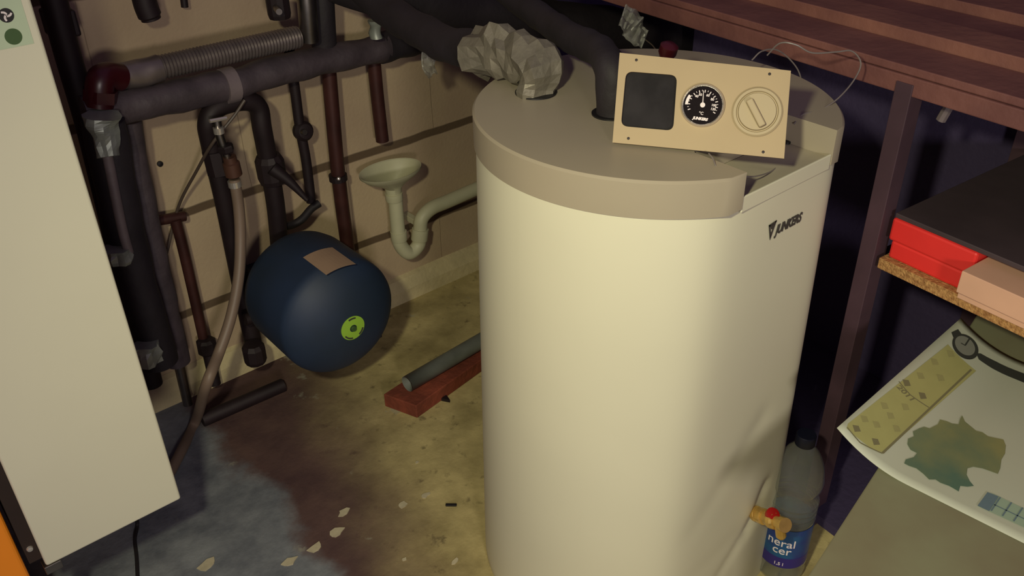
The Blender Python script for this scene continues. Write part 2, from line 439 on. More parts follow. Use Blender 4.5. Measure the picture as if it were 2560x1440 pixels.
# writing on the front cover
P0 = ony(1938, 586, FY-.0008); P1 = ony(2007, 541, FY-.0008)
wd = P1.x-P0.x
bm = text_mesh('JUNKERS', .0185, None, shear=.25, bold=.0006, extrude=.0003, spacing=1.0)
xs = [v.co.x for v in bm.verts]; k = wd/(max(xs)-min(xs))
mt = Matrix.Translation((P0.x, FY-.0008, (P0.z+P1.z)/2-.003)) @ Matrix.Rotation(radians(90), 4, 'X') @ Matrix.Diagonal((k, 1, 1, 1))
bmesh.ops.transform(bm, matrix=mt, verts=bm.verts)
obj('maker_lettering', bm, 'grey_print', tank)
E0 = ony(1920, 576, FY-.0008)
tri = [(0, .007), (.0165, .009), (.0075, -.017)]
inn = [(.0042, .0052), (.0062, .0055), (.0072, -.008)]
bm = prism(tri[:3], 0, .0003)
bm2 = bmesh.new()
bm.free()
bm = bmesh.new()
for q in ([(0, .007), (.003, .0074), (.0085, -.011), (.0075, -.017)], [(.0165, .009), (.0135, .0086), (.0075, -.008), (.0075, -.017)], [(0, .007), (.0165, .009), (.0158, .0065), (.0008, .0045)], [(.005, .004), (.0125, .005), (.010, -.001), (.007, -.001)]):
    prism(q, 0, .0003, bm=bm)
bmesh.ops.transform(bm, matrix=Matrix.Translation(E0) @ Matrix.Rotation(radians(90), 4, 'X'), verts=bm.verts)
obj('maker_emblem', bm, 'grey_print', tank)
# brass drain valve
V0 = Vector((.985, FY+.004, .075)); 
va = ony(1893, 1285, FY-.003); vb = ony(1975, 1318, FY-.075)
ax = (vb-va).normalized()
dv = obj('drain_valve', lathe([(0, 0), (.0125, 0), (.0135, .004), (.0125, .009), (.0100, .010), (.0100, .015), (.0135, .016), (.0135, .026), (.0105, .027), (.0105, .040), (.0135, .042), (.0145, .048), (.0135, .056), (.0095, .058), (.0095, .070), (.0120, .071), (.0120, .082), (0, .082)], 20, frame(va-ax*.006, ax)), 'brass', tank, False, label='brass drain valve')
mid = va+ax*.036
obj('valve_cap', lathe([(0, 0), (.010, 0), (.011, .004), (.0105, .012), (0, .014)], 20, frame(mid+Vector((.0, -.0, .006)), Vector((-.1, -.3, .9)))), 'red', dv, True, label='red cap')
obj('valve_lever', lathe([(0, 0), (.0075, 0), (.0085, .006), (.0085, .022), (.006, .026), (0, .026)], 12, frame(va+ax*.062-Vector((0, 0, .004)), Vector((.05, -.25, -1)))), 'brass', dv, False)

# ------------------------------------------------------------ control panel
BLp, BRp = Vector((.757, .707, .8625)), Vector((.871, .536, .8625))
ex = (BRp-BLp).normalized(); nh = Vector((ex.y, -ex.x, 0)); tl = radians(29)
ey = Vector((0, 0, 1))*cos(tl) - nh*sin(tl); ez = ex.cross(ey)   # ez towards the viewer
if ez.dot(-Fv) < 0: ez = -ez
# sheet corners in its own plane
def inplane(px, py, off=0):
    d = ray(px, py); o_ = BLp+ez*off; t = (o_-CAMP).dot(ez)/d.dot(ez); p = CAMP+d*t-o_; return (p.dot(ex), p.dot(ey))
corn = [inplane(*c) for c in ((1532, 357), (1960, 397), (1977, 178), (1550, 133))]
PM = Matrix(((ex.x, ey.x, ez.x, BLp.x), (ex.y, ey.y, ez.y, BLp.y), (ex.z, ey.z, ez.z, BLp.z), (0, 0, 0, 1)))
PW = .2065; PH = .110
cp = thing('control_panel', 'beige thermostat panel with gauge and dial, leaning loose on the tank lid', 'control panel', tuple(BLp))
x0 = corn[0][0]; x1 = x0+PW; y0 = 0; y1 = max(corn[2][1], corn[3][1])

sk = ((corn[3][0]-corn[0][0])+(corn[2][0]-corn[1][0]))/2
def PQ(px, py): return inplane(px, py, .003)
wpts = [PQ(*c) for c in ((1565, 178), (1693, 188), (1683, 327), (1552, 315))]
def rrect(c4, rad, n=6):
    out = []
    for i in range(4):
        p = Vector(c4[i]); a = Vector(c4[i-1]); b = Vector(c4[(i+1) % 4])
        s = p+(a-p).normalized()*rad; e = p+(b-p).normalized()*rad
        for k in range(n+1):
            t = k/n; q = (1-t)**2*s+2*t*(1-t)*p+t*t*e; out.append((q.x, q.y))
    return out
c4 = [corn[3], corn[2], corn[1], corn[0]]
hole = rrect(wpts, .009)
bm = bmesh.new()
def plate_with_hole(bm, outer, hole, z0, z1):
    va0 = [bm.verts.new((x, y, z0)) for x, y in outer]; va1 = [bm.verts.new((x, y, z1)) for x, y in outer]
    vh0 = [bm.verts.new((x, y, z0)) for x, y in hole]; vh1 = [bm.verts.new((x, y, z1)) for x, y in hole]
    tess = tessellate_polygon([[Vector((x, y, 0)) for x, y in outer], [Vector((x, y, 0)) for x, y in hole]])
    f0 = va0+vh0; f1 = va1+vh1
    for t in tess: bm.faces.new([f0[i] for i in t]); bm.faces.new([f1[i] for i in t][::-1])
    for A_, B_ in ((va0, va1), (vh0, vh1)):
        k = len(A_)
        for i in range(k): bm.faces.new((A_[i], A_[(i+1) % k], B_[(i+1) % k], B_[i]))
plate_with_hole(bm, c4, hole, 0, .003)
bmesh.ops.transform(bm, matrix=PM, verts=bm.verts)
obj('face_plate', bm, 'plate', cp)
def smokebox():
    xs_ = [p[0] for p in wpts]; ys_ = [p[1] for p in wpts]
    return box((min(xs_)-.002, min(ys_)-.002, -.012), (max(xs_)+.002, max(ys_)+.002, -.004), 0, PM)
obj('empty_window', smokebox(), 'smoke', cp, label='dark empty instrument opening')
gc = PQ(1757, 264); gr = .0262
G = PM @ Matrix.Translation((gc[0], gc[1], .003))
g = obj('gauge', lathe([(0, .0), (gr, 0), (gr, .0035), (gr*.93, .006), (gr*.88, .0045), (gr*.88, .003), (0, .003)], 56, G), 'chrome', cp, True, label='round temperature gauge')
obj('gauge_face', lathe([(0, .0031), (gr*.875, .0031), (gr*.875, .0036), (0, .0036)], 48, G), 'gauge_black', g)
# frame turned so the gauge's own up follows the plate
rot = math.radians(-3)
bm = bmesh.new()
for i in range(21):
    a = radians(205-i*11.5)-0
    L0, L1 = (.66, .80) if i % 2 == 0 else (.72, .80)
    r1, r2 = gr*.87*L0, gr*.87*L1; wv = .0005 if i % 2 == 0 else .0003
    d = Vector((cos(a), sin(a))); q = Vector((-d.y, d.x))*wv
    prism([(d*r1+q)[:], (d*r2+q)[:], (d*r2-q)[:], (d*r1-q)[:]], .0037, .0039, bm=bm)
# thick cold band on the left
arcp = [(gr*.80*cos(radians(a)), gr*.80*sin(radians(a))) for a in range(150, 186, 5)] + [(gr*.67*cos(radians(a)), gr*.67*sin(radians(a))) for a in range(185, 149, -5)]
prism(arcp, .0037, .0039, bm=bm)
for s, a in (('40', 132), ('50', 112), ('60', 72), ('80', 40), ('100', 8), ('120', -12)):
    a = radians(a); rr = gr*.87*.58
    join(bm, text_mesh(s, .0040, Matrix.Translation((rr*cos(a), rr*sin(a)-.0016, .0037)), align='CENTER', bold=.00012, extrude=.0001))
join(bm, text_mesh('°C', .005, Matrix.Translation((0, -.0115, .0037)), align='CENTER', bold=.0001, extrude=.0001))
join(bm, text_mesh('JUNKERS', .0044, Matrix.Translation((0, -.0178, .0037)), align='CENTER', bold=.0003, extrude=.0001, shear=.2))
bmesh.ops.transform(bm, matrix=G @ Matrix.Rotation(rot, 4, 'Z'), verts=bm.verts)
obj('gauge_scale', bm, 'white_print', g)
bm = prism([(-.0006, 0), (.0006, 0), (-.0008, gr*.66), (-.0014, gr*.66)], .0042, .0048)
bmesh.ops.transform(bm, matrix=G, verts=bm.verts); lathe([(0, .0042), (.0030, .0042), (.0030, .0055), (0, .0058)], 20, G, bm=bm)
obj('needle', bm, 'white_print', g)
kc = PQ(1893, 280); K = PM @ Matrix.Translation((kc[0], kc[1], .003))
kn = obj('thermostat_dial', lathe([(0, 0), (.029, 0), (.0295, .0015), (.0275, .0035), (.0245, .0035), (.0235, .0012), (.0225, .0012), (.0215, .005), (0, .005)], 56, K), 'plate_cream', cp, True, label='cream round dial with a bar grip')
g0 = Vector(PQ(1872, 252)); g1 = Vector(PQ(1906, 318)); gd = (g1-g0)
ga = atan2(gd.y, gd.x); gm = (g0+g1)/2
obj('grip', box((-gd.length/2, -.0042, .003), (gd.length/2, .0042, .014), .0015, PM @ Matrix.Translation((gm.x, gm.y, .003)) @ Matrix.Rotation(ga, 4, 'Z')), 'plate_cream', kn)
for px, py in ((1591, 150), (1924, 185), (1571, 346), (1908, 380)):
    q = PQ(px, py); obj('screw', lathe([(0, 0), (.0018, 0), (.0016, .0008), (0, .001)], 14, PM @ Matrix.Translation((q[0], q[1], .003))), 'iron', cp)
# works behind the plate that prop it up
ps = Vector(corn[0]); pe = Vector(corn[1])
obj('back_housing', box((ps.x+.075, .012, -.040), (pe.x-.03, .085, -.0005), .003, PM), 'black', cp)
th = PM @ Vector((ps.x+.045, .120, -.03))
obj('red_knob', lathe([(0, 0), (.009, 0), (.012, .006), (.012, .016), (.006, .02), (0, .02)], 24, frame(ony(1665, 142, .735), (0, -.3, 1))), 'dark_red', cp, True, label='dark red knob behind the plate')
# thin capillary wires
bm = tube([ony(x, y, Y) for x, y, Y in ((1880, 150, .72), (1905, 128, .72), (1945, 126, .72), (1985, 160, .715), (2003, 200, .71), (2008, 270, .70), (2008, 300, .68), (1990, 325, .66))], .0011, seg=6)
obj('capillary_wire', bm, 'wire', cp, True)
bm = tube([ony(x, y, Y) for x, y, Y in ((1918, 138, .70), (1950, 108, .68), (1990, 112, .66), (2030, 132, .645), (2090, 130, .63), (2130, 128, .62), (2152, 158, .61), (2135, 200, .605), (2095, 246, .60), (2050, 275, .602), (2008, 286, .605), (1985, 310, .605))], .0011, seg=6)
obj('capillary_wire', bm, 'wire', cp, True)
bm = tube([ony(1772, 384, .60), ony(1782, 396, .59), ony(1800, 425, .575), ony(1870, 442, .56), ony(1925, 430, .57), ony(1955, 405, .585)], .0009, seg=6)
obj('capillary_wire', bm, 'wire', cp, True)

# ------------------------------------------------------------ pipes into the tank
t = thing('flow_pipe', 'foil wrapped pipe bending down into the left of the tank lid', 'pipe', tuple(H1))
e1 = ony(1195, 125, H1.y+.16)
e1 = H1 + Vector((-.075, .135, .075))
hy = H1.y
def Q(x, y, dy): return ony(x, y, hy+dy)
obj('foil_bend', tube([H1+Vector((0, 0, -.01)), Q(1348, 205, 0), Q(1338, 168, .01), Q(1305, 138, .045), Q(1255, 128, .09), Q(1198, 130, .14)], .031, seg=15, n=3, rough=.017, nscale=34, rfun=lambda s: .88+.30*min(1, s*1.8)), 'foil', t, False)
obj('lagged_run', tube([Q(1202, 128, .135), Q(1120, 110, .24), Q(1040, 70, .36), Q(960, 20, .48), Q(880, -60, .58)], .030, seg=24, rough=.004), 'lagging_dark', t, True)
t = thing('return_pipe', 'dark lagged pipe running behind the gauge panel into the lid', 'pipe', tuple(H2))
hy2 = H2.y
def Q2(x, y, dy): return ony(x, y, hy2+dy)
obj('lagged_bend', tube([H2+Vector((0, 0, -.01)), Q2(1532, 230, 0), Q2(1530, 170, .01), Q2(1500, 130, .06), Q2(1440, 100, .14), Q2(1360, 50, .28), Q2(1250, -30, .45)], .0215, seg=24, rough=.004), 'lagging_dark', t, True)

# ------------------------------------------------------------ pipework on the back wall
def P(x, y, Y): return ony(x, y, Y)
# corrugated foil pipe
t = thing('corrugated_pipe', 'ribbed silver flexible pipe, upper of the two sloping runs on the wall', 'pipe', tuple(P(500, 145, 1.62)))
pts = [P(285, 196, 1.62), P(400, 168, 1.62)]
obj('foil_sleeve', tube(pts, .024, seg=24, rough=.006, n=12, smooth=False), 'foil_tube', t, True)
path = [P(375, 174, 1.62).lerp(P(745, 92, 1.62), i/180) for i in range(181)]
obj('ribbed_hose', tube(path, .021, seg=20, smooth=False, n=1, rfun=lambda s: 1+.06*sin(s*2*pi*45)), 'foil_tube', t, True)
t = thing('elbow_fitting', 'dark red painted elbow at the left end of the ribbed pipe', 'pipe fitting', tuple(P(255, 215, 1.60)))
obj('elbow', tube([P(300, 193, 1.61), P(270, 190, 1.60), P(250, 205, 1.59), P(248, 265, 1.59)], .024, seg=20), 'dark_red', t, True)
obj('nut', lathe([(0, 0), (.029, 0), (.029, .02), (0, .02)], 6, frame(P(252, 225, 1.59), P(248, 265, 1.59)-P(250, 205, 1.59))), 'dark_red', t)
# lagged run below
t = thing('lagged_pipe', 'thick grey lagged pipe sloping up to the right under the ribbed one', 'pipe', tuple(P(500, 240, 1.62)))
obj('lagging_sleeve', tube([P(205, 282, 1.61), P(300, 268, 1.61), P(560, 215, 1.62), P(760, 160, 1.63), P(960, 118, 1.65)], .030, seg=26, rough=.006, n=14, nscale=18), 'lagging', t, True)
obj('foil_tape', tube([P(555, 216, 1.618), P(585, 210, 1.62)], .0325, seg=20, rough=.004, smooth=False), 'lagging_grey', t, True)
obj('lagging_sleeve', tube([P(950, 122, 1.65), P(1060, 95, 1.67), P(1120, 84, 1.68)], .032, seg=24, rough=.006), 'lagging_dark', t, True)
# tall lagged riser with foil tape
t = thing('lagged_riser', 'thick upright lagged pipe with torn foil tape beside the white cabinet', 'pipe', tuple(P(420, 900, 1.6)))
obj('lagging_sleeve', tube([P(258, 300, 1.58), P(300, 520, 1.58), P(345, 720, 1.58), P(400, 905, 1.58)], .036, seg=26, rough=.004, n=12, nscale=14), 'lagging_dark', t, True)
obj('grey_strip', tube([P(268, 385, 1.540), P(303, 560, 1.540), P(322, 632, 1.540)], .009, seg=12, n=12), 'lagging_grey', t, True)
obj('foil_tape', tube([P(252, 288, 1.545), P(256, 330, 1.545), P(270, 392, 1.53)], .030, seg=14, n=5, rough=.012, nscale=40, rfun=lambda s: 1.05-.5*s), 'foil_bright', t, False)
for a, b in (((292, 622), (298, 655)), ((362, 860), (372, 905))):
    obj('foil_tape', tube([P(*a, 1.545), P(*b, 1.545)], .024, seg=13, n=4, rough=.012, nscale=60, smooth=False), 'foil_bright', t, False)
t = thing('lagged_riser', 'second upright lagged pipe just right of the foil taped one', 'pipe', tuple(P(330, 600, 1.66)))
obj('lagging_sleeve', tube([P(318, 300, 1.66), P(350, 480, 1.66), P(398, 700, 1.66), P(445, 905, 1.66)], .026, seg=22, rough=.003, n=12), 'lagging', t, True)
obj('pipe_tail', tube([P(445, 900, 1.66), P(470, 1010, 1.66)], .011, seg=16, smooth=False), 'steel', t, True)
t = thing('riser_pipe', 'dark pipe running up along the right edge of the white cabinet', 'pipe', tuple(P(160, 200, 1.6)))
obj('pipe_run', tube([P(120, -60, 1.64), P(165, 120, 1.64), P(225, 330, 1.64), P(300, 640, 1.64), P(380, 960, 1.64)], .022, seg=18), 'iron', t, True)
obj('pipe_clamp', box((-.022, -.03, -.022), (.022, .03, .022), .004, Matrix.Translation(P(150, 55, 1.66))), 'iron', t)
# U bend iron pipe with valve
t = thing('bent_pipe', 'black iron pipe in an upside down U with a lever valve', 'pipe', tuple(P(600, 250, 1.62)))
obj('pipe_run', tube([P(642, 900, 1.66), P(600, 700, 1.66), P(560, 500, 1.64), P(527, 360, 1.63), P(520, 305, 1.62), P(545, 268, 1.62), P(610, 252, 1.62), P(645, 268, 1.62), P(655, 320, 1.62), P(670, 400, 1.63), P(690, 520, 1.64), P(702, 660, 1.66)], .0195, seg=20, n=10), 'iron', t, True)
obj('valve_body', lathe([(0, 0), (.027, 0), (.030, .01), (.030, .05), (.024, .062), (0, .062)], 12, frame(P(683, 455, 1.63), P(670, 385, 1.63)-P(683, 455, 1.63))), 'iron', t)
obj('valve_body', lathe([(0, 0), (.026, 0), (.026, .05), (0, .05)], 8, frame(P(550, 430, 1.63), P(535, 370, 1.63)-P(550, 430, 1.63))), 'iron', t)
obj('lever', tube([P(680, 420, 1.60), P(725, 455, 1.58), P(768, 500, 1.56)], .010, seg=10, rfun=lambda s: 1.5-1.0*s), 'iron', t, True)
# drain tap + hose
t = thing('drain_tap', 'small chrome tap with T handle above the grey hose', 'tap', tuple(P(560, 360, 1.58)))
obj('tap_body', tube([P(541, 298, 1.58), P(548, 335, 1.58), P(560, 370, 1.58), P(572, 400, 1.58)], .0085, seg=14, n=6), 'steel', t, True)
obj('handle', tube([P(524, 303, 1.57), P(566, 295, 1.57)], .004, seg=10, smooth=False), 'chrome', t, True)
obj('handle_collar', lathe([(0, 0), (.010, 0), (.010, .012), (0, .012)], 16, frame(P(548, 333, 1.575), P(541, 298, 1.58)-P(548, 335, 1.58))), 'chrome', t)
obj('nut', lathe([(0, 0), (.014, 0), (.0155, .003), (.0155, .012), (.014, .015), (0, .015)], 6, frame(P(567, 380, 1.575), P(556, 340, 1.575)-P(567, 380, 1.575))), 'iron', t)
obj('hose_coupling', lathe([(0, 0), (.011, 0), (.0165, .004), (.0165, .030), (.013, .032), (.013, .044), (0, .044)], 16, frame(P(586, 442, 1.575), P(573, 390, 1.575)-P(586, 442, 1.575))), 'copper_light', t, True)
obj('hose_clip', lathe([(0, 0), (.013, 0), (.013, .012), (0, .012)], 20, frame(P(588, 466, 1.575), P(583, 440, 1.575)-P(588, 466, 1.575))), 'chrome', t)
ho = obj('garden_hose', tube([P(586, 448, 1.575), P(597, 520, 1.57), P(601, 600, 1.56), P(597, 690, 1.54), P(578, 790, 1.52), P(548, 880, 1.50), P(515, 965, 1.47), onz(490, 1050, .013), onz(452, 1130, .010), onz(415, 1200, .010)], .0112, seg=16, n=10), 'hose', None, True)
tag(ho, 'brown grey hose hanging from the chrome tap down to the floor', 'hose')
# cable over the wall
o = obj('thin_cable', tube([P(612, 250, 1.585), P(585, 290, 1.59), P(530, 360, 1.6), P(490, 430, 1.66), P(455, 495, 1.70), P(436, 550, 1.72), P(420, 620, 1.72), P(398, 700, 1.72)], .0032, seg=8), 'cable', None, True)
tag(o, 'thin dark cable crossing the wall left of the chrome tap', 'cable')
# thin T pipe
t = thing('tee_pipe', 'thin brown pipe with a tee top and a fitting low on the wall', 'pipe', tuple(P(480, 700, 1.7)))
obj('pipe_run', tube([P(438, 548, 1.71), P(462, 640, 1.71), P(512, 860, 1.71)], .0115, seg=14), 'copper', t, True)
obj('tee', tube([P(385, 553, 1.715), P(462, 540, 1.715)], .011, seg=12, smooth=False), 'copper', t, True)
obj('pipe_fitting', lathe([(0, 0), (.02, 0), (.022, .004), (.022, .03), (.016, .036), (0, .036)], 10, frame(P(520, 880, 1.70), P(508, 820, 1.70)-P(520, 880, 1.70))), 'iron', t)
obj('pipe_tail', tube([P(518, 870, 1.70), P(538, 960, 1.69)], .013, seg=14, smooth=False), 'iron', t, True)
t = thing('feed_pipe', 'slim pipe ending in a round valve left of the copper riser', 'pipe', tuple(P(745, 310, 1.68)))
obj('pipe_run', tube([P(722, 120, 1.68), P(738, 230, 1.68), P(750, 320, 1.68), P(765, 400, 1.68), P(778, 505, 1.68)], .011, seg=14), 'iron', t, True)
obj('round_valve', lathe([(0, 0), (.016, 0), (.021, .006), (.022, .02), (.016, .028), (.006, .03), (0, .03)], 20, frame(P(750, 326, 1.69), (0, -1, .2))), 'iron', t, True)
obj('valve_spindle', lathe([(0, 0), (.006, 0), (.006, .01), (0, .01)], 12, frame(P(757, 330, 1.66), (0, -1, .2))), 'steel', t)
o = obj('rubber_hose', tube([P(798, 508, 1.665), P(778, 522, 1.665), P(755, 548, 1.66), P(730, 562, 1.66), P(700, 566, 1.655)], .009, seg=12), 'rubber', None, True)
tag(o, 'short black rubber hose curving right from the black iron pipe', 'hose')
t = thing('copper_riser', 'long reddish copper pipe with a clamp going down behind the blue vessel', 'pipe', tuple(P(845, 450, 1.7)))
obj('pipe_run', tube([P(812, 60, 1.69), P(824, 200, 1.69), P(846, 440, 1.69), P(872, 640, 1.69)], .0165, seg=18), 'copper', t, True)
obj('pipe_clamp', lathe([(0, 0), (.021, 0), (.021, .014), (0, .014)], 18, frame(P(846, 450, 1.69), (0, 0, 1))), 'iron', t)
obj('clamp_screw', lathe([(0, 0), (.0045, 0), (.003, .004), (0, .005)], 12, frame(P(847, 447, 1.665), (-.4, -1, .3))), 'chrome', t, True)
t = thing('pipe_stub', 'short open ended copper pipe above the drain funnel', 'pipe', tuple(P(955, 350, 1.69)))
obj('pipe_run', tube([P(930, 100, 1.69), P(942, 230, 1.69), P(956, 352, 1.69)], .0155, seg=18, n=6), 'copper', t, True)
obj('foil_patch', tube([P(936, 50, 1.60), P(942, 95, 1.60)], .012, seg=16, rough=.006, nscale=60, smooth=False), 'foil_bright', t, True)
t = thing('valve_riser', 'silver upright pipe with valve at the top edge above the lagged run', 'pipe', tuple(P(765, 30, 1.62)))
obj('pipe_run', tube([P(758, -90, 1.60), P(768, 20, 1.60), P(775, 100, 1.61)], .019, seg=18), 'steel', t, True)
obj('lagging_sleeve', tube([P(800, -90, 1.64), P(806, 40, 1.64), P(812, 130, 1.65)], .026, seg=18), 'lagging_dark', t, True)
obj('valve_body', lathe([(0, 0), (.02, 0), (.022, .008), (.022, .04), (0, .045)], 12, frame(P(700, 45, 1.60), (0, 0, 1))), 'iron', t)
obj('valve_spindle', lathe([(0, 0), (.006, 0), (.006, .03), (0, .03)], 10, frame(P(690, 20, 1.58), (-.3, -1, 0))), 'steel', t)
t = thing('hanging_stub', 'dark rounded pipe end hanging down at the top edge of the photo', 'pipe', tuple(P(375, 50, 1.66)))
obj('pipe_run', tube([P(348, -70, 1.66), P(362, 5, 1.66), P(378, 48, 1.66)], .021, seg=16, rfun=lambda s: 1 if s < .9 else .85), 'iron', t, True)
o = obj('hanging_peg', tube([P(455, -40, 1.72), P(462, 18, 1.72)], .007, seg=10, smooth=False), 'iron', None, True)
tag(o, 'small dark peg hanging at the top edge right of the rounded pipe end', 'peg')
# big dark lagged mains above
t = thing('lagged_main', 'fat dark lagged pipe along the top edge above the foil bend', 'pipe', tuple(P(1200, -20, 1.5)))
obj('lagging_sleeve', tube([P(840, -60, 1.60), P(1050, 10, 1.56), P(1300, 48, 1.53), P(1520, 72, 1.50), P(1760, 100, 1.48)], .052, seg=28, rough=.008, nscale=10, n=12), 'lagging_dark', t, True)
# plaster nail on the wall
o = obj('wall_plug', lathe([(0, 0), (.006, 0), (.006, .004), (0, .005)], 12, frame(P(399, 409, YW-.0005), (0, -1, 0))), 'black', None)
tag(o, 'small dark plug hole in the wall block left of the cable', 'plug')
# low fittings behind the vessel
t = thing('floor_fitting', 'dark pipe fitting near the floor between hose and blue vessel', 'pipe fitting', tuple(P(640, 860, 1.6)))
obj('fitting_body', lathe([(0, 0), (.022, 0), (.026, .01), (.026, .04), (.02, .05), (0, .05)], 10, frame(P(640, 905, 1.62), P(628, 840, 1.62)-P(640, 905, 1.62))), 'iron', t)
obj('elbow', tube([P(612, 800, 1.60), P(655, 790, 1.60), P(690, 815, 1.60), P(715, 850, 1.60)], .013, seg=12), 'iron', t, True)
a = onz(505, 1050, .016); b = onz(708, 962, .016)
o = obj('floor_pipe', tube([a, b], .016, seg=16, smooth=False), 'iron', None, True)
tag(o, 'dark iron pipe lying on the floor right of the hose', 'pipe')

# film and foil scraps
def scrap(name, pts, wdt, m, seed, lab, cat):
    bm = bmesh.new(); path = catmull(pts, 8); rows = []
    for i, p in enumerate(path):
        t_ = (path[min(i+1, len(path)-1)]-path[max(0, i-1)]).normalized(); s = t_.cross(Fv).normalized()
        wv = wdt*(1-.6*abs(i/len(path)-.4))
        row = []
        for k in range(9):
            u = k/8-.5; c = p+s*u*wv*2 + Fv*(.018*noise.noise(Vector((i*.35, k*.6, seed)))); row.append(bm.verts.new(c))
        rows.append(row)
    for A_, B_ in zip(rows, rows[1:]):
        for k in range(8): bm.faces.new((A_[k], A_[k+1], B_[k+1], B_[k]))
    o = obj(name, bm, m, None, True); md = o.modifiers.new('thick', 'SOLIDIFY'); md.thickness = .0006
    return tag(o, lab, cat)
scrap('plastic_wrap', [P(1090, 60, 1.46), P(1078, 110, 1.46), P(1070, 160, 1.46), P(1082, 188, 1.47)], .016, 'film', 2, 'crumpled clear wrap hanging from the dark main left of the foil bend', 'plastic wrap')
scrap('plastic_wrap', [P(1555, 38, 1.10), P(1575, 55, 1.10), P(1590, 80, 1.10), P(1612, 100, 1.10)], .026, 'film', 7, 'crumpled clear wrap hanging above the gauge panel', 'plastic wrap')
o = obj('thin_string', tube([P(1612, 98, 1.10), P(1635, 118, 1.08), P(1650, 150, 1.05)], .0012, seg=6), 'cable', None, True)
tag(o, 'thin pale string hanging behind the top edge of the gauge panel', 'string')

# ------------------------------------------------------------ blue expansion vessel
VX, VZ, VY0 = .702, .274, 1.35
vs = thing('expansion_vessel', 'dark blue round expansion vessel lying on its side by the wall', 'expansion vessel', (VX, 1.5, 0))
Mv = frame((VX, VY0, VZ), (0, 1, 0), (1, 0, 0))
prof = [(0, 0), (.02, .0005), (.05, .005), (.08, .0145), (.105, .029), (.12, .0425), (.1275, .0520), (.130, .060), (.1305, .066), (.130, .205), (.126, .226), (.112, .246), (.085, .262), (.05, .270), (0, .272)]
obj('shell', lathe(prof, 64, Mv), 'vessel', vs, True)
vl = obj('valve_label', lathe([(.008, -.0012), (.027, .0002), (.027, .0022), (.008, .0012)], 40, Mv, caps=False), 'green_label', vs, label='yellow green ring sticker')
obj('air_valve', lathe([(0, -.006), (.005, -.006), (.0062, -.003), (.0062, .003), (0, .003)], 20, Mv @ Matrix.Translation((0, 0, 0))), 'sticker_green', vs)
for a_0, a_1 in ((100, 150), (20, 60), (250, 290)):
    band = [(.0245*cos(radians(a_0+(a_1-a_0)*i/8)), .0245*sin(radians(a_0+(a_1-a_0)*i/8))) for i in range(9)] + [(.0215*cos(radians(a_1-(a_1-a_0)*i/8)), .0215*sin(radians(a_1-(a_1-a_0)*i/8))) for i in range(9)]
    obj('ring_lettering', prism(band, -.0014, -.0002, Mv), 'grey_print', vl)
# beige label wrapped on the shell near its top
def lr(y): return .1312
bm = bmesh.new(); g_ = []
for i in range(9):
    a = radians(73+ (103-73)*i/8); row = []
    for j in (0, 1):
        y = 1.374 if j == 0 else 1.466; row.append((VX+lr(y)*cos(a), y, VZ+lr(y)*sin(a)))
    g_.append(row)
for A_, B_ in zip(g_, g_[1:]):
    bm.faces.new([bm.verts.new(c) for c in (A_[0], A_[1], B_[1], B_[0])])
bmesh.ops.remove_doubles(bm, verts=bm.verts, dist=1e-5)
obj('type_label', bm, 'label_beige', vs, label='blank looking beige label on top')
obj('wall_bracket', box((VX-.045, 1.612, VZ-.10), (VX+.045, YW, VZ-.01), .003), 'vessel_dark', vs)
fp = ony(935, 893, 1.50)
obj('foot', box((fp.x-.045, 1.47, VZ-.150), (fp.x+.012, 1.53, VZ-.122), .003), 'vessel_dark', vs)

# ------------------------------------------------------------ funnel trap
FYy = 1.68
fn = thing('drain_funnel', 'cream plastic drain funnel with U shaped trap fixed to the wall', 'drain trap', tuple(P(985, 480, FYy)))
fc = P(976, 424, FYy-.025); fcx, fcz = fc.x, fc.z
ang = radians(14)
bot = P(985, 490, FYy)
bm = bmesh.new(); rings = []
for (ra, rb, z, inset) in ((.080, .056, 0, 0), (.080, .056, -.007, 0), (.066, .044, -.024, 0), (.036, .028, -.045, 0), (.021, .021, -.060, 0), (.018, .018, -.085, 0), (.0145, .0145, -.085, 0), (.015, .015, -.060, 1), (.032, .024, -.043, 1), (.062, .040, -.022, 1), (.076, .052, -.002, 1), (.080, .056, 0, 1)):
    ring = []
    f = min(1, -z/.06)
    cxx = fcx*(1-f)+bot.x*f; cyy = (FYy-.025)*(1-f)+FYy*f
    for k in range(40):
        a = 2*pi*k/40
        tilt = ra*cos(a)*math.tan(ang)*(1-f)*.0
        ring.append(bm.verts.new((cxx+ra*cos(a), cyy+rb*sin(a), fcz+z+tilt)))
    rings.append(ring)
for A_, B_ in zip(rings, rings[1:]):
    for k in range(40): bm.faces.new((A_[k], A_[(k+1) % 40], B_[(k+1) % 40], B_[k]))
bmesh.ops.remove_doubles(bm, verts=bm.verts, dist=1e-6)
obj('funnel', bm, 'pvc', fn, True)
obj('trap', tube([P(987, 480, FYy), P(990, 520, FYy), P(995, 575, FYy), P(1000, 610, FYy), P(1022, 632, FYy), P(1046, 612, FYy), P(1050, 575, FYy), P(1055, 545, FYy), P(1080, 520, FYy), P(1120, 503, FYy), P(1200, 468, FYy), P(1300, 425, FYy)], .0178, seg=22, n=10), 'pvc', fn, True)
for (x, y), (x2, y2), r_ in (((986, 500), (984, 482), .0215), ((998, 600), (996, 578), .0205), ((1048, 600), (1051, 572), .0215)):
    a = P(x, y, FYy); b = P(x2, y2, FYy); obj('union_nut', lathe([(0, 0), (r_*.96, 0), (r_, .002), (r_, (b-a).length), (0, (b-a).length)], 24, frame(a, b-a)), 'pvc', fn, True)
bk = P(1051, 560, FYy); obj('wall_clip', box((bk.x-.008, FYy+.012, bk.z-.008), (bk.x+.008, YW, bk.z+.008), .001), 'pvc', fn)

